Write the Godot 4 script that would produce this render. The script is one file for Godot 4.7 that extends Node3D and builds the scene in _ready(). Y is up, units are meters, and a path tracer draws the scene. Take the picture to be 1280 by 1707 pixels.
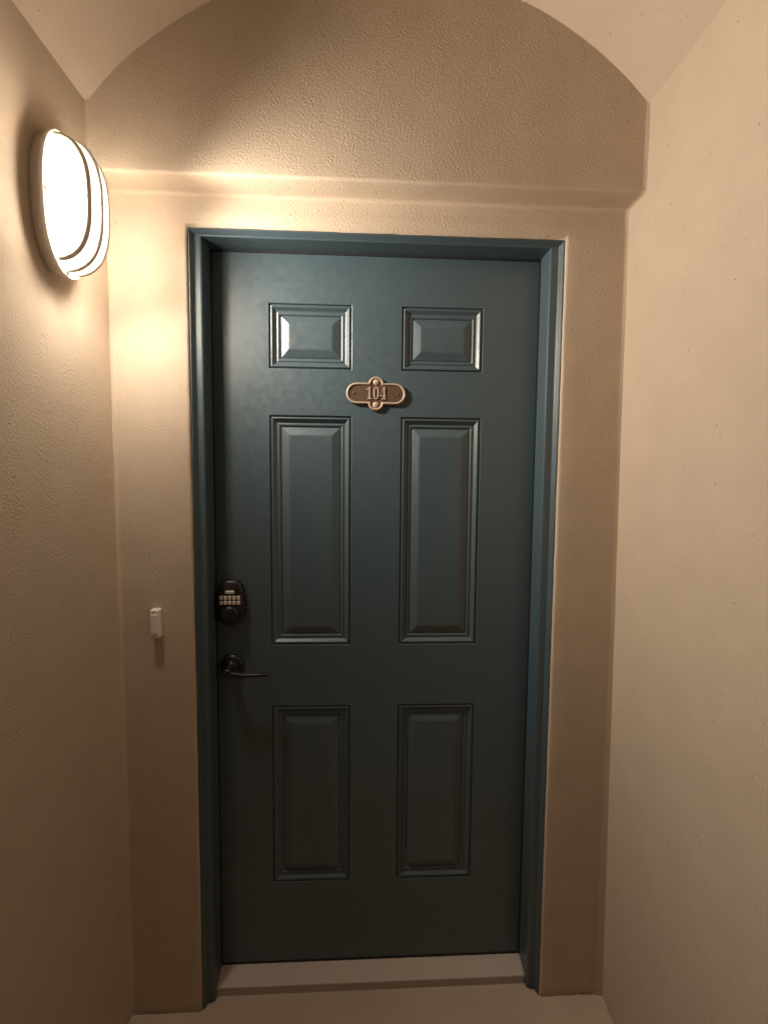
extends Node3D
# The entrance door of a flat at night, in a small vaulted stucco alcove lit by one oval wall lamp.
# Axes: x along the door wall, y up, z out of the door towards the viewer. The door's face is z = 0, its foot y = 0.

const XL := -0.66            # left side wall
const ZB := 0.085            # stucco face round the door
const ZL := 0.155            # face of the arched wall above it
const SOFFIT := 2.124        # underside of the arched wall
const FLOOR := -0.03
const DEPTH := 2.5           # how far the alcove reaches
const ARCH_Y := 1.731        # centre and radius of the vault
const ARCH_R := 0.858
const OPEN_L := -0.472       # opening in the stucco for the door frame
const OPEN_R := 0.475
const OPEN_T := 2.049
const IN_X := 0.444          # clear opening between the jambs
const IN_T := 2.036
const ZF := 0.065            # front of the frame
const LIGHT := Color(1.0, 0.94, 0.86)

var rng := RandomNumberGenerator.new()
var wave := FastNoiseLite.new()
var M := {}

func _ready() -> void:
	rng.seed = 104
	wave.seed = 7
	wave.frequency = 1.0
	view_and_air()
	materials()
	setting()
	alcove()
	frame()
	threshold()
	door()
	number_plate()
	wall_lamp()
	bell()

# ---------------------------------------------------------------- camera, sky, light
func view_and_air() -> void:
	var cam := Camera3D.new()
	cam.name = "camera"
	add_child(cam)
	cam.position = Vector3(-0.034, 1.425, 1.2208)
	cam.rotation = Vector3(deg_to_rad(-3.803), deg_to_rad(-2.603), deg_to_rad(0.53))
	cam.fov = rad_to_deg(2.0 * atan(853.5 / 730.0))
	cam.near = 0.02
	cam.far = 900.0
	cam.current = true
	var env := Environment.new()
	env.background_mode = Environment.BG_SKY
	var sky := Sky.new()
	var sm := ProceduralSkyMaterial.new()
	sm.sky_top_color = Color(0.10, 0.12, 0.18)
	sm.sky_horizon_color = Color(0.20, 0.19, 0.20)
	sm.ground_bottom_color = Color(0.05, 0.05, 0.05)
	sm.ground_horizon_color = Color(0.18, 0.17, 0.17)
	sky.sky_material = sm
	env.sky = sky
	env.background_energy_multiplier = 0.12
	env.tonemap_mode = Environment.TONE_MAPPER_LINEAR
	env.tonemap_exposure = 1.06
	env.sdfgi_enabled = true
	env.ssao_enabled = true
	env.ssil_enabled = true
	var we := WorldEnvironment.new()
	we.name = "world_environment"
	we.environment = env
	add_child(we)
	var moon := DirectionalLight3D.new()
	moon.name = "moonlight"
	moon.light_energy = 0.004
	moon.light_color = Color(0.85, 0.9, 1.0)
	moon.light_angular_distance = 0.5
	moon.shadow_enabled = true
	add_child(moon)
	moon.rotation_degrees = Vector3(-48, 160, 0)

# ---------------------------------------------------------------- helpers
func tag(o: Node, label: String, category: String, group := "") -> void:
	o.set_meta("label", label)
	o.set_meta("category", category)
	o.set_meta("kind", "thing")
	if group != "":
		o.set_meta("group", group)

func base(called: String, at: Vector3) -> Node3D:
	var o := Node3D.new()
	o.name = called
	add_child(o, true)
	o.position = at
	return o

func commit(st: SurfaceTool, called: String, mat: Material, parent: Node) -> MeshInstance3D:
	st.generate_normals()
	var mi := MeshInstance3D.new()
	mi.name = called
	mi.mesh = st.commit()
	mi.material_override = mat
	parent.add_child(mi, true)
	return mi

func tool(smooth := false) -> SurfaceTool:
	var st := SurfaceTool.new()
	st.begin(Mesh.PRIMITIVE_TRIANGLES)
	st.set_smooth_group(0 if smooth else -1)
	return st

# a quad seen from the side on which a, b, c, d run clockwise
func quad(st: SurfaceTool, a: Vector3, b: Vector3, c: Vector3, d: Vector3) -> void:
	for v in [a, b, c, a, c, d]:
		st.add_vertex(v)

func tri(st: SurfaceTool, a: Vector3, b: Vector3, c: Vector3) -> void:
	for v in [a, b, c]:
		st.add_vertex(v)

func box(st: SurfaceTool, lo: Vector3, hi: Vector3) -> void:
	var a := Vector3(lo.x, lo.y, hi.z)
	var b := Vector3(hi.x, lo.y, hi.z)
	var c := Vector3(hi.x, hi.y, hi.z)
	var d := Vector3(lo.x, hi.y, hi.z)
	var e := Vector3(lo.x, lo.y, lo.z)
	var f := Vector3(hi.x, lo.y, lo.z)
	var g := Vector3(hi.x, hi.y, lo.z)
	var h := Vector3(lo.x, hi.y, lo.z)
	quad(st, a, d, c, b)
	quad(st, f, g, h, e)
	quad(st, e, h, d, a)
	quad(st, b, c, g, f)
	quad(st, d, h, g, c)
	quad(st, e, a, b, f)

# a box with bevelled edges
func bevel_box(st: SurfaceTool, lo: Vector3, hi: Vector3, r: float) -> void:
	var outline: Array = []
	var loops: Array = []
	for k in [[0.0, r], [r, 0.0]]:
		loops.append([lo.z + k[0], k[1]])
	for k in [[r, 0.0], [0.0, r]]:
		loops.append([hi.z - k[0], k[1]])
	for l in loops:
		var i: float = l[1]
		var z: float = l[0]
		var p: Array = []
		var x0 := lo.x + i
		var x1 := hi.x - i
		var y0 := lo.y + i
		var y1 := hi.y - i
		for c in [[x0 + r, y0], [x0, y0 + r], [x0, y1 - r], [x0 + r, y1], [x1 - r, y1], [x1, y1 - r], [x1, y0 + r], [x1 - r, y0]]:
			p.append(Vector3(c[0], c[1], z))
		outline.append(p)
	loft(st, outline, true, true)

# joins closed loops (each runs clockwise seen from +z, loops run towards +z)
func loft(st: SurfaceTool, loops: Array, cap_first := false, cap_last := false) -> void:
	var n: int = loops[0].size()
	for k in loops.size() - 1:
		var p: Array = loops[k]
		var q: Array = loops[k + 1]
		for i in n:
			var j := (i + 1) % n
			quad(st, p[i], p[j], q[j], q[i])
	if cap_first:
		fan(st, loops[0], true)
	if cap_last:
		fan(st, loops[-1], false)

func fan(st: SurfaceTool, p: Array, back: bool) -> void:
	var mid := Vector3.ZERO
	for v in p:
		mid += v
	mid /= p.size()
	for i in p.size():
		var j := (i + 1) % p.size()
		if back:
			tri(st, mid, p[j], p[i])
		else:
			tri(st, mid, p[i], p[j])

# a round bar along points
func tube(st: SurfaceTool, pts: Array, radius: Array, sides := 10, caps := true) -> void:
	var loops: Array = []
	var side := Vector3.ZERO
	for i in pts.size():
		var d: Vector3 = (pts[mini(i + 1, pts.size() - 1)] - pts[maxi(i - 1, 0)]).normalized()
		if side == Vector3.ZERO:
			side = d.cross(Vector3.UP)
			if side.length() < 0.1:
				side = d.cross(Vector3.RIGHT)
		side = (side - d * side.dot(d)).normalized()
		var up := side.cross(d)
		var p: Array = []
		for s in sides:
			var a := -TAU * s / sides
			var r: float = radius[mini(i, radius.size() - 1)]
			p.append(pts[i] + side * cos(a) * r + up * sin(a) * r)
		p.reverse()
		loops.append(p)
	loft(st, loops, caps, caps)

# a turned shape about +z: list of [radius, z]
func lathe(st: SurfaceTool, at: Vector3, prof: Array, sides := 40) -> void:
	var loops: Array = []
	for c in prof:
		var p: Array = []
		for s in sides:
			var a := -TAU * s / sides
			p.append(at + Vector3(cos(a) * c[0], sin(a) * c[0], c[1]))
		loops.append(p)
	loft(st, loops, false, true)

# ---------------------------------------------------------------- materials
func noise_bytes(size: int, seed_: int, freq: float, kind := FastNoiseLite.TYPE_SIMPLEX_SMOOTH, octaves := 3) -> PackedByteArray:
	var n := FastNoiseLite.new()
	n.seed = seed_
	n.noise_type = kind
	n.frequency = freq
	n.fractal_octaves = octaves
	if kind == FastNoiseLite.TYPE_CELLULAR:
		n.fractal_type = FastNoiseLite.FRACTAL_NONE
		n.cellular_return_type = FastNoiseLite.RETURN_DISTANCE
	var im := n.get_seamless_image(size, size, false, false, 0.1, true)
	im.convert(Image.FORMAT_L8)
	return im.get_data()

func grey_texture(d: PackedByteArray, size: int) -> ImageTexture:
	return ImageTexture.create_from_image(Image.create_from_data(size, size, true if false else false, Image.FORMAT_L8, d))

func flat_material(c: Color, rough: float, metal := 0.0, spec := 0.5) -> StandardMaterial3D:
	var m := StandardMaterial3D.new()
	m.albedo_color = c.linear_to_srgb()
	m.roughness = rough
	m.metallic = metal
	m.metallic_specular = spec
	return m

func world_mapped(m: StandardMaterial3D, tile: float) -> void:
	m.uv1_triplanar = true
	m.uv1_world_triplanar = true
	m.uv1_scale = Vector3.ONE / tile
	m.uv1_triplanar_sharpness = 6.0

func relief_map(d: PackedByteArray, size: int, scale: float) -> ImageTexture:
	var im := Image.create_from_data(size, size, false, Image.FORMAT_L8, d)
	im.bump_map_to_normal_map(scale)
	return ImageTexture.create_from_image(im)

# painted stucco: soft grains of a few millimetres, denser in some patches, with pits and specks of dirt
func stucco(size: int, tile: float, albedo: Color, seed_: int, relief: float, grain: float, dirt: int) -> StandardMaterial3D:
	var px := tile / size                       # metres per pixel
	var a := noise_bytes(size, seed_, px / grain, FastNoiseLite.TYPE_SIMPLEX_SMOOTH, 4)
	var cell := noise_bytes(size, seed_ + 4, px / (grain * 1.05), FastNoiseLite.TYPE_CELLULAR)
	var b := noise_bytes(size, seed_ + 1, px / (grain * 0.42), FastNoiseLite.TYPE_SIMPLEX_SMOOTH, 2)
	var big := noise_bytes(size, seed_ + 2, px / 0.16, FastNoiseLite.TYPE_SIMPLEX_SMOOTH, 4)
	var lumps := noise_bytes(size, seed_ + 3, px / 0.06, FastNoiseLite.TYPE_SIMPLEX_SMOOTH, 3)
	var h := PackedByteArray()
	h.resize(size * size)
	var col := PackedByteArray()
	col.resize(size * size * 3)
	for i in size * size:
		var v := a[i] / 255.0
		var w := 0.35 + 0.65 * clampf((lumps[i] / 255.0 - 0.35) * 2.4, 0.0, 1.0)
		var pebble := 1.0 - cell[i] / 255.0
		pebble = pebble * pebble * clampf((v - 0.3) * 2.6, 0.0, 1.0)
		var height := 0.25 + 0.30 * pebble * w + 0.26 * (v - 0.3) + 0.16 * (b[i] / 255.0 - 0.5) * (0.5 + 0.5 * w)
		h[i] = int(clampf(height, 0.0, 1.0) * 255.0)
		var t := 0.965 + 0.035 * (big[i] / 255.0 - 0.5) + 0.04 * (b[i] / 255.0 - 0.5)
		col[i * 3] = int(clampf(t, 0.0, 1.0) * 255.0)
		col[i * 3 + 1] = int(clampf(t * 0.998, 0.0, 1.0) * 255.0)
		col[i * 3 + 2] = int(clampf(t * 0.99, 0.0, 1.0) * 255.0)
	var r := RandomNumberGenerator.new()
	r.seed = seed_
	for k in dirt:
		var cx := r.randi_range(4, size - 5)
		var cy := r.randi_range(4, size - 5)
		var rad := r.randf_range(0.7, 2.6)
		var dark := r.randf_range(0.45, 0.85)
		for dy in range(-3, 4):
			for dx in range(-3, 4):
				if Vector2(dx, dy * r.randf_range(0.7, 1.2)).length() <= rad:
					var i := (cy + dy) * size + cx + dx
					h[i] = int(h[i] * 0.6)
					for c in 3:
						col[i * 3 + c] = int(col[i * 3 + c] * dark)
	var m := flat_material(albedo, 0.75, 0.0, 0.35)
	m.albedo_texture = ImageTexture.create_from_image(Image.create_from_data(size, size, false, Image.FORMAT_RGB8, col))
	m.normal_enabled = true
	m.normal_texture = relief_map(h, size, relief / px)
	world_mapped(m, tile)
	return m

func materials() -> void:
	M.stucco = stucco(1536, 0.8, Color(0.615, 0.508, 0.408), 11, 0.0016, 0.0062, 190)
	M.stucco_fine = stucco(1536, 0.83, Color(0.615, 0.508, 0.408), 31, 0.0011, 0.0056, 170)
	# semi-gloss paint with a faint roller stipple
	var paint := flat_material(Color(0.058, 0.097, 0.121), 0.40, 0.0, 0.8)
	var s := 1024
	var a := noise_bytes(s, 51, 0.6 / s / 0.0022, FastNoiseLite.TYPE_SIMPLEX_SMOOTH, 2)
	var c := noise_bytes(s, 52, 0.6 / s / 0.03, FastNoiseLite.TYPE_SIMPLEX_SMOOTH, 4)
	var rough := PackedByteArray()
	rough.resize(s * s)
	for i in s * s:
		rough[i] = int(clampf(0.80 + 0.30 * (c[i] / 255.0 - 0.5) + 0.06 * (a[i] / 255.0 - 0.5), 0.0, 1.0) * 255.0)
	paint.normal_enabled = true
	paint.normal_texture = relief_map(a, s, 0.00008 / (0.6 / s))
	paint.roughness = 0.54
	paint.roughness_texture = ImageTexture.create_from_image(Image.create_from_data(s, s, false, Image.FORMAT_L8, rough))
	world_mapped(paint, 0.6)
	M.paint = paint
	# walkway coating and the slab under it
	var deck := stucco(1024, 0.6, Color(0.60, 0.485, 0.395), 71, 0.0007, 0.004, 60)
	deck.roughness = 0.85
	M.deck = deck
	var slab := stucco(512, 0.5, Color(0.61, 0.52, 0.44), 81, 0.0007, 0.005, 30)
	slab.roughness = 0.9
	M.slab = slab
	M.ground = stucco(512, 3.0, Color(0.12, 0.11, 0.10), 91, 0.002, 0.03, 30)
	M.sill = flat_material(Color(0.60, 0.515, 0.47), 0.55, 0.0, 0.5)
	M.lamp_white = flat_material(Color(0.80, 0.76, 0.70), 0.42)
	var glow := flat_material(Color(0.85, 0.82, 0.76), 0.35)
	glow.emission_enabled = true
	glow.emission = Color(1.0, 0.93, 0.82)
	glow.emission_energy_multiplier = 2.2
	M.glow = glow
	M.bar = flat_material(Color(0.74, 0.70, 0.64), 0.5)
	M.screw = flat_material(Color(0.10, 0.09, 0.08), 0.4, 0.8)
	M.bell = flat_material(Color(0.78, 0.74, 0.68), 0.45)
	M.dark = flat_material(Color(0.012, 0.011, 0.010), 0.6)
	M.bronze_black = flat_material(Color(0.012, 0.0115, 0.010), 0.34, 0.0, 0.5)
	M.keypad = flat_material(Color(0.015, 0.015, 0.016), 0.35)
	M.key = flat_material(Color(0.62, 0.55, 0.47), 0.5)
	M.rubber = flat_material(Color(0.012, 0.014, 0.016), 0.7)
	var field := flat_material(Color(0.14, 0.085, 0.06), 0.5, 0.35)
	M.plate_field = field
	M.plate_rim = flat_material(Color(0.50, 0.385, 0.31), 0.48, 0.2)

# ---------------------------------------------------------------- ground and floor
func setting() -> void:
	var st := tool()
	quad(st, Vector3(-400, -0.055, -400), Vector3(400, -0.055, -400), Vector3(400, -0.055, 400), Vector3(-400, -0.055, 400))
	commit(st, "ground", M.ground, self).set_meta("kind", "structure")
	st = tool()
	box(st, Vector3(-1.0, -0.12, -0.2), Vector3(1.0, FLOOR - 0.008, DEPTH + 2.0))
	commit(st, "floor_slab", M.slab, self).set_meta("kind", "structure")
	# the textured coating stops short of the walls in a ragged, rounded edge
	var edge: Array = []
	var corner_r := 0.022
	var left := XL + 0.006
	var right := side_x(0.0) - 0.005
	edge.append(Vector2(left, DEPTH + 1.9))
	var z := DEPTH
	while z > ZB + corner_r + 0.012:
		edge.append(Vector2(left + wobble(z * 3.0, 1.0, 0.006), z))
		z -= 0.012 if z < 0.8 else 0.05
	for k in 5:
		var t := PI / 2.0 * k / 4.0
		edge.append(Vector2(left + corner_r * (1.0 - cos(t)), ZB + 0.010 + corner_r * (1.0 - sin(t))))
	var x := left + corner_r + 0.008
	while x < right - corner_r - 0.004:
		var zz := ZB + 0.008 + wobble(x * 3.0, 5.0, 0.005)
		if x > OPEN_L - 0.002 and x < OPEN_R + 0.002:
			var d: float = minf(x - OPEN_L, OPEN_R - x)
			zz = lerpf(zz + 0.004, 0.066 + wobble(x * 3.0, 9.0, 0.003), smoothstep(-0.002, 0.03, d))
		else:
			var e: float = minf(absf(x - OPEN_L), absf(x - OPEN_R))
			zz += 0.012 * exp(-e * e / 0.00018)
		edge.append(Vector2(x, zz))
		x += 0.009
	for k in 5:
		var t := PI / 2.0 * k / 4.0
		edge.append(Vector2(right - corner_r * (1.0 - sin(t)), ZB + 0.012 + corner_r * (1.0 - cos(t))))
	z = ZB + corner_r + 0.02
	while z < DEPTH:
		edge.append(Vector2(right - wobble(z * 3.0, 3.0, 0.006), z))
		z += 0.012 if z < 0.8 else 0.05
	edge.append(Vector2(right, DEPTH + 1.9))
	st = tool()
	var pts := PackedVector2Array(edge)
	var idx := Geometry2D.triangulate_polygon(pts)
	for k in range(0, idx.size(), 3):
		var v: Array = []
		for j in 3:
			v.append(Vector3(pts[idx[k + j]].x, FLOOR, pts[idx[k + j]].y))
		if (v[1] - v[0]).cross(v[2] - v[0]).y > 0:
			v.reverse()
		tri(st, v[0], v[1], v[2])
	for k in pts.size():
		var p := pts[k]
		var q := pts[(k + 1) % pts.size()]
		quad(st, Vector3(p.x, FLOOR, p.y), Vector3(q.x, FLOOR, q.y), Vector3(q.x, FLOOR - 0.0085, q.y), Vector3(p.x, FLOOR - 0.0085, p.y))
	commit(st, "floor", M.deck, self).set_meta("kind", "structure")

func wobble(a: float, s: float, amp: float) -> float:
	return amp * (wave.get_noise_2d(a * 4.0, s * 17.3) + 0.6 * wave.get_noise_2d(a * 13.0, s * 31.1))

func side_x(y: float) -> float:            # the right wall leans a little
	return 0.634 + 0.0105 * (2.05 - y)

# ---------------------------------------------------------------- the stucco alcove
func steps(marks: Array, cell: float) -> Array:
	var out: Array = []
	for k in marks.size() - 1:
		var n: int = maxi(1, int(ceil((marks[k + 1] - marks[k]) / cell)))
		for i in n:
			out.append(lerpf(marks[k], marks[k + 1], float(i) / n))
	out.append(marks[-1])
	return out

func round_in(d: float, r: float) -> float:
	if d >= r:
		return 0.0
	var t := (r - maxf(d, 0.0)) / r
	return r * (1.0 - sqrt(maxf(0.0, 1.0 - t * t)))

func alcove() -> void:
	var root := base("entrance_alcove", Vector3(0, FLOOR, 0))
	tag(root, "small vaulted beige stucco entrance alcove surrounding the dark teal door", "building")
	# the wall round the door, its soffit and the arched wall above: one profile swept along x
	var prof: Array = []                   # [y, z, normal_y, normal_z, u]
	for y in steps([FLOOR - 0.01, 0.3, 1.9, OPEN_T, OPEN_T + 0.008, SOFFIT - 0.009], 0.03):
		prof.append([y, ZB, 0.0, 1.0])
	for k in range(1, 6):
		var t := PI / 2.0 * k / 5.0
		prof.append([SOFFIT - 0.009 + 0.009 * sin(t), ZB + 0.009 - 0.009 * cos(t), -sin(t), cos(t)])
	for z in steps([ZB + 0.022, ZL - 0.007], 0.012):
		prof.append([SOFFIT, z, -1.0, 0.0])
	for k in range(1, 7):
		var t := PI / 2.0 * k / 6.0
		prof.append([SOFFIT + 0.007 - 0.007 * cos(t), ZL - 0.007 + 0.007 * sin(t), -cos(t), sin(t)])
	for y in steps([SOFFIT + 0.025, 2.66], 0.03):
		prof.append([y, ZL, 0.0, 1.0])
	var xs := steps([XL - 0.004, XL + 0.0015, XL + 0.004, XL + 0.008, XL + 0.012, OPEN_L - 0.008, OPEN_L - 0.004, OPEN_L - 0.0015, OPEN_L, OPEN_R, OPEN_R + 0.0015, OPEN_R + 0.004, OPEN_R + 0.008, 0.622, 0.628, 0.632, 0.636, 0.66], 0.03)
	var grid: Array = []
	for p in prof:
		var row: Array = []
		for x in xs:
			var y: float = p[0]
			var n := Vector3(0, p[2], p[3])
			var v := Vector3(x, y, p[1])
			v += n * (0.0016 * wave.get_noise_3d(x * 5.0, y * 5.0, p[1] * 5.0) + 0.0004 * wave.get_noise_3d(x * 23.0, y * 23.0, 4.0))
			# soft corner with the side walls
			v += n * (round_in(x - XL, 0.009) + round_in(side_x(y) - x, 0.006))
			# rounded stucco edge round the frame
			if y <= OPEN_T + 0.009:
				var e: float = maxf(maxf(OPEN_L - x, x - OPEN_R), y - OPEN_T)
				v -= n * round_in(e, 0.007)
				if e < 0.0085:                 # hand-trowelled, so the edge is not quite straight
					if y < OPEN_T - 0.001:
						v.x += 0.0016 * wave.get_noise_2d(y * 14.0, 40.0 * signf(x))
					else:
						v.y += 0.0016 * wave.get_noise_2d(x * 14.0, 90.0)
			row.append(v)
		grid.append(row)
	var st := tool(true)
	for j in grid.size() - 1:
		for i in xs.size() - 1:
			if prof[j + 1][0] <= OPEN_T + 0.0001 and xs[i] >= OPEN_L - 0.0001 and xs[i + 1] <= OPEN_R + 0.0001:
				continue
			quad(st, grid[j][i], grid[j + 1][i], grid[j + 1][i + 1], grid[j][i + 1])
	# the body of the wall behind that skin
	st.set_smooth_group(-1)
	box(st, Vector3(XL - 0.15, FLOOR - 0.02, -0.14), Vector3(OPEN_L - 0.002, 2.7, ZB - 0.009))
	box(st, Vector3(OPEN_R + 0.002, FLOOR - 0.02, -0.14), Vector3(0.81, 2.7, ZB - 0.009))
	box(st, Vector3(OPEN_L - 0.002, OPEN_T + 0.002, -0.14), Vector3(OPEN_R + 0.002, 2.7, ZB - 0.009))
	box(st, Vector3(XL - 0.15, SOFFIT + 0.01, ZB - 0.009), Vector3(0.81, 2.7, ZL - 0.009))
	local(commit(st, "door_wall", M.stucco, root), root)
	# side walls
	for s in [-1, 1]:
		st = tool(true)
		var ys := steps([FLOOR - 0.02, 2.42], 0.06)
		var zs := steps([0.07, DEPTH], 0.06)
		var g: Array = []
		for y in ys:
			var row: Array = []
			for z in zs:
				var x: float = XL if s < 0 else side_x(y)
				x += -s * (0.0008 * wave.get_noise_3d(x * 9.0, y * 4.0, z * 4.0) + 0.0003 * wave.get_noise_3d(x * 9.0, y * 23.0, z * 23.0))
				row.append(Vector3(x, y, z))
			g.append(row)
		for j in ys.size() - 1:
			for i in zs.size() - 1:
				if s < 0:
					quad(st, g[j][i], g[j][i + 1], g[j + 1][i + 1], g[j + 1][i])
				else:
					quad(st, g[j][i], g[j + 1][i], g[j + 1][i + 1], g[j][i + 1])
		st.set_smooth_group(-1)
		var inner: float = XL - 0.006 if s < 0 else 0.668
		var outer: float = XL - 0.16 if s < 0 else 0.82
		box(st, Vector3(minf(inner, outer), FLOOR - 0.02, -0.15), Vector3(maxf(inner, outer), 2.75, DEPTH))
		local(commit(st, "side_wall", M.stucco_fine, root), root)
	# vault
	st = tool(true)
	var zs := steps([ZL - 0.02, DEPTH], 0.08)
	var arc: Array = []
	var half := 0.70
	for k in 49:
		var x := -half + 2.0 * half * k / 48.0
		arc.append(Vector2(x, ARCH_Y + sqrt(ARCH_R * ARCH_R - x * x) + 0.016 * x))
	var g: Array = []
	for c in arc:
		var row: Array = []
		for z in zs:
			row.append(Vector3(c.x, c.y + 0.0025 * wave.get_noise_3d(c.x * 4.0, c.y * 4.0, z * 4.0), z))
		g.append(row)
	for j in arc.size() - 1:
		for i in zs.size() - 1:
			quad(st, g[j][i], g[j][i + 1], g[j + 1][i + 1], g[j + 1][i])
	st.set_smooth_group(-1)
	box(st, Vector3(-0.82, 2.62, -0.15), Vector3(0.82, 2.78, DEPTH))
	local(commit(st, "vault_ceiling", M.stucco_fine, root), root)

# meshes are built in world coordinates; this hangs them on a thing whose origin lies at its base
func local(mi: Node3D, thing: Node3D) -> void:
	mi.position -= thing.position

# ---------------------------------------------------------------- frame, threshold, door
func frame() -> void:
	var root := Node3D.new()
	root.name = "door_frame"
	get_node("entrance_alcove").add_child(root)
	root.set_meta("label", "dark teal painted door frame with stepped edge set into the stucco")
	# cross-section from the stucco inwards: [offset towards the opening 0..1 of the face, z]
	var lip := 0.009
	var sect := [[0.0, -0.10], [0.0, ZB - 0.010], [0.0015, ZB - 0.006], [0.0035, ZB - 0.0055], [lip, ZF + 0.003], [lip + 0.0015, ZF + 0.0003]]
	var tail := [[-0.004, ZF], [-0.0012, ZF - 0.0012], [0.0, ZF - 0.004], [0.0, 0.004], [0.0, -0.10]]
	for part in ["left", "right", "head"]:
		var st := tool()
		var rows: Array = []
		for c in sect:
			rows.append([c[0], c[1], true])
		for c in tail:
			rows.append([c[0], c[1], false])
		var ends: Array = []               # for each section point the two ends of its line
		for c in rows:
			var xl: float = OPEN_L + c[0] if c[2] else -IN_X + c[0]
			var xr: float = OPEN_R - c[0] if c[2] else IN_X - c[0]
			var yt: float = OPEN_T - c[0] if c[2] else IN_T - c[0]
			match part:
				"left":
					ends.append([Vector3(xl, FLOOR - 0.005, c[1]), Vector3(xl, yt, c[1])])
				"right":
					ends.append([Vector3(xr, yt, c[1]), Vector3(xr, FLOOR - 0.005, c[1])])
				"head":
					ends.append([Vector3(xl, yt, c[1]), Vector3(xr, yt, c[1])])
		for k in ends.size() - 1:
			quad(st, ends[k][0], ends[k][1], ends[k + 1][1], ends[k + 1][0])
		local(commit(st, "head" if part == "head" else "jamb", M.paint, root), get_node("entrance_alcove"))
	# soft seal between the stop and the door
	for part in [-1, 1, 0]:
		var st := tool()
		if part == 0:
			box(st, Vector3(-IN_X + 0.001, IN_T - 0.0045, -0.006), Vector3(IN_X - 0.001, IN_T + 0.01, 0.0035))
		else:
			var x0: float = part * (IN_X + 0.01)
			var x1: float = part * (IN_X - 0.003)
			box(st, Vector3(minf(x0, x1), 0.004, -0.006), Vector3(maxf(x0, x1), IN_T - 0.0046, 0.003))
		local(commit(st, "weather_seal", M.rubber, root), get_node("entrance_alcove"))

func threshold() -> void:
	var root := base("threshold", Vector3(0, FLOOR, 0.03))
	tag(root, "pale pinkish door sill sloping out from under the door", "threshold")
	var st := tool()
	var sect := [[-0.10, 0.004], [0.004, 0.002], [0.0475, -0.0095], [0.0500, -0.0105], [0.0510, -0.0125], [0.0505, -0.0185], [0.049, FLOOR - 0.01]]
	for k in sect.size() - 1:
		var p: Array = sect[k]
		var q: Array = sect[k + 1]
		var w := IN_X - 0.0005
		quad(st, Vector3(-w, p[1], p[0]), Vector3(w, p[1], p[0]), Vector3(w, q[1], q[0]), Vector3(-w, q[1], q[0]))
	local(commit(st, "sill_plate", M.sill, root), root)
	st = tool()
	box(st, Vector3(-IN_X + 0.001, 0.0015, -0.02), Vector3(IN_X - 0.001, 0.0075, 0.0015))
	local(commit(st, "door_sweep", M.rubber, root), root)

func ring(st: SurfaceTool, x0: float, x1: float, y0: float, y1: float, prof: Array) -> void:
	for k in prof.size() - 1:
		var a: float = prof[k][0]
		var b: float = prof[k + 1][0]
		var za: float = prof[k][1]
		var zb: float = prof[k + 1][1]
		var p := [Vector3(x0 + a, y0 + a, za), Vector3(x0 + a, y1 - a, za), Vector3(x1 - a, y1 - a, za), Vector3(x1 - a, y0 + a, za)]
		var q := [Vector3(x0 + b, y0 + b, zb), Vector3(x0 + b, y1 - b, zb), Vector3(x1 - b, y1 - b, zb), Vector3(x1 - b, y0 + b, zb)]
		for i in 4:
			var j := (i + 1) % 4
			quad(st, p[i], p[j], q[j], q[i])

func door() -> void:
	var root := base("door", Vector3(0, 0, 0))
	tag(root, "dark teal six-panel entrance door with keypad lock and lever handle", "door")
	var px := [[-0.294, -0.0692], [0.0649, 0.2901]]
	var py := [[0.2522, 0.7884], [0.9637, 1.6078], [1.7305, 1.9048]]
	var st := tool()
	var xs := [-0.4565, px[0][0], px[0][1], px[1][0], px[1][1], 0.4565]
	var ys := [0.006, py[0][0], py[0][1], py[1][0], py[1][1], py[2][0], py[2][1], 2.041]
	for j in ys.size() - 1:
		for i in xs.size() - 1:
			if j % 2 == 1 and i % 2 == 1:
				continue
			quad(st, Vector3(xs[i], ys[j], 0), Vector3(xs[i], ys[j + 1], 0), Vector3(xs[i + 1], ys[j + 1], 0), Vector3(xs[i + 1], ys[j], 0))
	box(st, Vector3(xs[0], ys[0], -0.044), Vector3(xs[-1], ys[-1], -0.016))
	commit(st, "slab", M.paint, root)
	var mould := [[0.0, 0.0], [0.0012, -0.0006], [0.0026, -0.0052], [0.0040, -0.0056], [0.0052, -0.0036], [0.0066, -0.0012], [0.0085, -0.0005], [0.0106, -0.0012],
		[0.0130, -0.0034], [0.0160, -0.0066], [0.0186, -0.0084], [0.0206, -0.0090], [0.0216, -0.0078], [0.0240, -0.0070], [0.0270, -0.0074], [0.0294, -0.0090], [0.0304, -0.0112], [0.0318, -0.0112]]
	var bevel := [[0.0318, -0.0112], [0.0330, -0.0096], [0.0520, -0.0022], [0.0550, -0.0016], [0.0570, -0.0015]]
	for c in px:
		for r in py:
			st = tool()
			ring(st, c[0], c[1], r[0], r[1], mould)
			var panel := commit(st, "panel", M.paint, root)
			st = tool()
			ring(st, c[0], c[1], r[0], r[1], bevel)
			var e: float = bevel[-1][0]
			var z: float = bevel[-1][1]
			quad(st, Vector3(c[0] + e, r[0] + e, z), Vector3(c[0] + e, r[1] - e, z), Vector3(c[1] - e, r[1] - e, z), Vector3(c[1] - e, r[0] + e, z))
			commit(st, "raised_field", M.paint, panel)
	keypad(root)
	lever(root)

# outline of the keypad's housing: an arch-topped, round-bottomed shape
func housing(w: float, top: float, bottom: float, z: float, inset: float) -> Array:
	var p: Array = []
	var n := 48
	for k in n:
		var a := -TAU * k / n
		var sx := signf(cos(a)) * pow(absf(cos(a)), 0.62)
		var sy := signf(sin(a)) * pow(absf(sin(a)), 0.80)
		p.append(Vector3((w - inset) * sx, ((top if sy > 0 else bottom) - inset) * sy, z))
	return p

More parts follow.
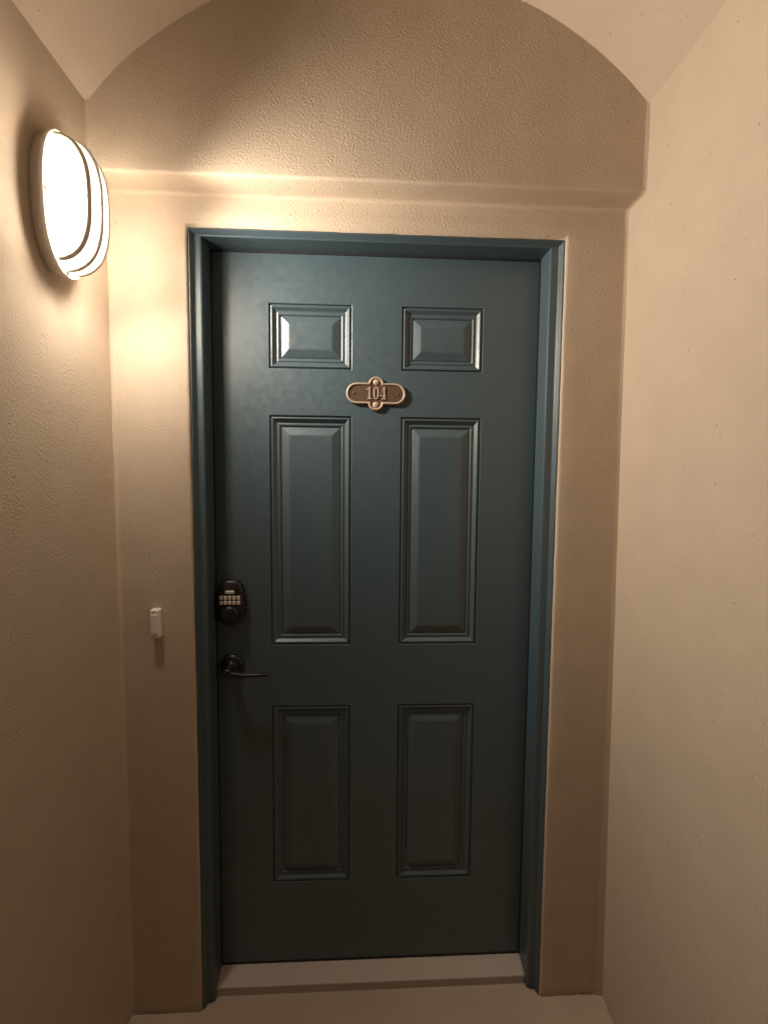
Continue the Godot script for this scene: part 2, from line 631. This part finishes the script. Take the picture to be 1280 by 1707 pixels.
func keypad(root: Node3D) -> void:
	var at := Vector3(-0.400, 1.090, 0)
	var st := tool(true)
	loft(st, [housing(0.0385, 0.064, 0.062, 0.0, 0.0), housing(0.0385, 0.064, 0.062, 0.012, 0.0), housing(0.0385, 0.064, 0.062, 0.017, 0.0015), housing(0.0385, 0.064, 0.062, 0.020, 0.005)], false, true)
	var k := commit(st, "keypad_lock", M.keypad, root)
	k.position = at
	k.set_meta("label", "black keypad deadbolt with two rows of pale buttons")
	# ten buttons in two rows and the lit button above
	for row in 2:
		for c in 5:
			st = tool()
			var x := -0.0236 + c * 0.0118
			var y := 0.0165 - row * 0.0138
			bevel_box(st, Vector3(x - 0.0046, y - 0.0056, 0.019), Vector3(x + 0.0046, y + 0.0056, 0.0228), 0.0014)
			commit(st, "button", M.key, k)
	st = tool()
	bevel_box(st, Vector3(-0.0125, 0.0275, 0.019), Vector3(0.0125, 0.0365, 0.0222), 0.0016)
	commit(st, "logo_button", M.key, k)
	st = tool(true)
	lathe(st, Vector3(0, -0.032, 0.0), [[0.026, 0.018], [0.0265, 0.024], [0.025, 0.030], [0.022, 0.0325], [0.012, 0.034]], 36)
	commit(st, "key_cylinder", M.bronze_black, k)
	st = tool()
	bevel_box(st, Vector3(-0.0014, -0.038, 0.0335), Vector3(0.0014, -0.026, 0.0346), 0.0005)
	commit(st, "key_slot", M.dark, k)

func lever(root: Node3D) -> void:
	var at := Vector3(-0.401, 0.907, 0)
	var st := tool(true)
	lathe(st, Vector3.ZERO, [[0.0335, 0.0], [0.0335, 0.004], [0.031, 0.0085], [0.024, 0.0115], [0.0150, 0.013], [0.0120, 0.018], [0.0115, 0.040], [0.0125, 0.046], [0.0125, 0.053], [0.010, 0.057]], 40)
	var h := commit(st, "lever_handle", M.bronze_black, root)
	h.position = at
	h.set_meta("label", "black lever handle with curved lever and round rose")
	st = tool(true)
	var pts: Array = []
	var rad: Array = []
	for k in 19:
		var t := k / 18.0
		pts.append(Vector3(0.004 + 0.106 * t, -0.003 - 0.008 * sin(t * PI * 0.9) + 0.004 * t - 0.010 * pow(t, 6.0), 0.049 - 0.006 * t))
		rad.append(0.0088 - 0.0048 * t)
	tube(st, pts, rad, 14)
	commit(st, "lever", M.bronze_black, h)

# ---------------------------------------------------------------- number plate
func plate_outline(inset: float, z: float) -> Array:
	# union of a stadium and two lobes, walked round as rays from the centre
	var p: Array = []
	var hw := 0.0815 - inset
	var hh := 0.0290 - inset
	var lr := 0.0215 - inset
	var ly := 0.0245
	for k in 96:
		var a := -TAU * k / 96.0
		var d := Vector2(cos(a), sin(a))
		# stadium
		var cx := hw - hh
		var best := 0.0
		if absf(d.y) > 1e-6:
			var t := hh / absf(d.y)
			if absf(d.x * t) <= cx:
				best = t
		if best == 0.0:
			var b := -absf(d.x) * cx
			best = -b + sqrt(maxf(0.0, b * b - (cx * cx - hh * hh)))
		# lobe
		var by := -absf(d.y) * ly
		var disc := by * by - (ly * ly - lr * lr)
		if disc > 0.0:
			best = maxf(best, -by + sqrt(disc))
		p.append(Vector3(d.x * best, d.y * best, z))
	return p

func number_plate() -> void:
	var root := base("number_plate", Vector3(-0.0035, 1.668, 0.0))
	root.rotation.z = deg_to_rad(-0.5)
	tag(root, "bronze number plate reading 104 with raised rim fixed to the door", "number plate")
	var st := tool()
	loft(st, [plate_outline(0.0012, 0.0002), plate_outline(0.0004, 0.004), plate_outline(0.0068, 0.0055)], false, true)
	commit(st, "plate", M.plate_field, root)
	st = tool(true)
	loft(st, [plate_outline(0.0, 0.0035), plate_outline(0.0006, 0.0068), plate_outline(0.0022, 0.0086), plate_outline(0.0042, 0.0088), plate_outline(0.0058, 0.0076), plate_outline(0.0068, 0.0052)])
	commit(st, "rim", M.plate_rim, root)
	var font := SystemFont.new()
	font.font_names = PackedStringArray(["Droid Serif"])
	font.font_weight = 700
	var x := -0.0185
	for ch in ["1", "0", "4"]:
		var tm := TextMesh.new()
		tm.text = ch
		tm.font = font
		tm.font_size = 32
		tm.pixel_size = 0.00140
		tm.depth = 0.0028
		tm.curve_step = 0.6
		var mi := MeshInstance3D.new()
		mi.name = "digit"
		mi.mesh = tm
		mi.material_override = M.plate_rim
		root.add_child(mi, true)
		mi.scale = Vector3(0.70, 1.0, 1.0)
		mi.position = Vector3(x, 0.0, 0.0066)
		x += 0.0185
	# shell ornaments in the two lobes
	for s in [1, -1]:
		st = tool(true)
		lathe(st, Vector3(0, s * 0.0305, 0.0), [[0.0085, 0.0050], [0.0082, 0.0064], [0.0066, 0.0078], [0.0040, 0.0086], [0.001, 0.0089]], 24)
		commit(st, "ornament", M.plate_rim, root)
	for s in [-1, 1]:
		st = tool(true)
		lathe(st, Vector3(s * 0.060, 0, 0.0), [[0.0033, 0.0050], [0.0031, 0.0064], [0.0018, 0.0072]], 18)
		commit(st, "screw", M.plate_field, root)

# ---------------------------------------------------------------- wall lamp
const LA := 0.137            # half height and half width of the lamp's rim
const LB := 0.066

func oval(a: float, b: float, x: float, n := 56) -> Array:
	# clockwise seen from +x
	var p: Array = []
	for k in n:
		var t := TAU * k / n
		var c := cos(t)
		var s := sin(t)
		p.append(Vector3(x, a * signf(s) * pow(absf(s), 0.86), b * signf(c) * pow(absf(c), 0.86)))
	return p

func dome_height(y: float, z: float) -> float:
	var a := 0.121
	var b := 0.052
	var q := pow(absf(y) / a, 3.2) + pow(absf(z) / b, 2.5)
	return 0.066 * pow(maxf(0.0, 1.0 - q), 0.5)

func wall_lamp() -> void:
	var root := base("wall_lamp", Vector3(XL, 1.968, 0.281))
	tag(root, "lit oval bulkhead lamp with frosted dome and guard bars on side wall", "wall lamp")
	var rim := 0.030
	# back box on the wall
	var st := tool(true)
	loft(st, [oval(0.126, 0.056, -0.004), oval(0.126, 0.056, 0.010), oval(0.128, 0.058, rim - 0.007)])
	commit(st, "housing", M.lamp_white, root)
	# flange
	st = tool()
	loft(st, [oval(0.124, 0.054, rim - 0.0075), oval(LA - 0.001, LB - 0.001, rim - 0.0075), oval(LA, LB, rim - 0.006), oval(LA, LB, rim - 0.0015), oval(LA - 0.0015, LB - 0.0015, rim), oval(0.1225, 0.0535, rim + 0.001), oval(0.1215, 0.0525, rim - 0.004)])
	var flange := commit(st, "flange", M.lamp_white, root)
	for p in [[-0.1285, 0.004], [0.1285, -0.004], [0.0, 0.0592]]:
		st = tool()
		lathe(st, Vector3.ZERO, [[0.0028, -0.002], [0.0028, 0.0008], [0.0016, 0.0016]], 14)
		var sc := commit(st, "screw", M.screw, flange)
		sc.rotation.y = PI / 2.0
		sc.position = Vector3(rim, p[0], p[1])
	# frosted dome
	st = tool(true)
	var loops: Array = []
	for k in 15:
		var t: float = 1.0 - pow(k / 14.5, 1.6)
		var lp: Array = []
		for v in oval(0.121, 0.052, 0.0):
			var w: Vector3 = v * t
			w.x = rim - 0.001 + dome_height(w.y, w.z)
			lp.append(w)
		loops.append(lp)
	loft(st, loops, false, true)
	commit(st, "diffuser", M.glow, root)
	# three guard bars arching over the dome from end to end
	for z in [0.032, 0.006, -0.020]:
		st = tool(true)
		var ends := 0.121 * pow(maxf(0.0, 1.0 - pow(absf(z) / 0.057, 2.5)), 0.34) + 0.004
		var pts: Array = []
		for k in 41:
			var t := -1.0 + 2.0 * k / 40.0
			var y := ends * sin(t * PI / 2.0)
			pts.append(Vector3(rim + 0.0035 + 0.067 * pow(maxf(0.0, 1.0 - pow(absf(y) / ends, 3.0)), 0.5) * pow(maxf(0.0, 1.0 - pow(absf(z) / 0.06, 2.5)), 0.5), y, z))
		tube(st, pts, [0.0042], 12)
		commit(st, "guard_bar", M.bar, root)
	# the light of the bulb inside the dome: most of it is thrown forward by the white back box, the rest leaves on all sides
	for s in [-1, 1]:
		var l := OmniLight3D.new()
		l.name = "bulb_light"
		root.add_child(l, true)
		l.position = Vector3(0.074, -0.025 + s * 0.04, 0.0)
		l.light_color = LIGHT
		l.light_energy = 0.040
		l.light_size = 0.04
		l.omni_range = 8.0
		l.omni_attenuation = 2.0
		l.shadow_enabled = true
		var f := SpotLight3D.new()
		f.name = "forward_light"
		root.add_child(f, true)
		f.position = Vector3(0.074, -0.025 + s * 0.04, 0.0)
		f.basis = Basis.looking_at(Vector3(0.93, -0.18, 0.20) if s > 0 else Vector3(0.25, -0.95, -0.12))
		f.light_color = LIGHT
		f.light_energy = 1.84 if s > 0 else 0.27
		f.light_size = 0.04
		f.spot_angle = 71.0 if s > 0 else 72.0
		f.spot_angle_attenuation = 1.0
		f.spot_range = 8.0
		f.spot_attenuation = 2.0
		f.shadow_enabled = true

# ---------------------------------------------------------------- bell push
func bell() -> void:
	var root := base("doorbell", Vector3(-0.5635, 1.024, ZB))
	root.rotation.z = deg_to_rad(1.0)
	tag(root, "small narrow white doorbell housing screwed to the stucco beside the door", "doorbell")
	var st := tool()
	bevel_box(st, Vector3(-0.0115, 0.0, -0.002), Vector3(0.0115, 0.074, 0.019), 0.003)
	commit(st, "housing", M.bell, root)
	st = tool()
	bevel_box(st, Vector3(-0.0085, 0.012, 0.0185), Vector3(0.0085, 0.062, 0.0208), 0.0012)
	commit(st, "cover", M.bell, root)
	for y in [0.0675, 0.0055]:
		st = tool()
		lathe(st, Vector3(-0.002, y, 0.0183), [[0.0019, 0.0], [0.0019, 0.0008], [0.001, 0.0012]], 12)
		commit(st, "screw", M.dark, root)
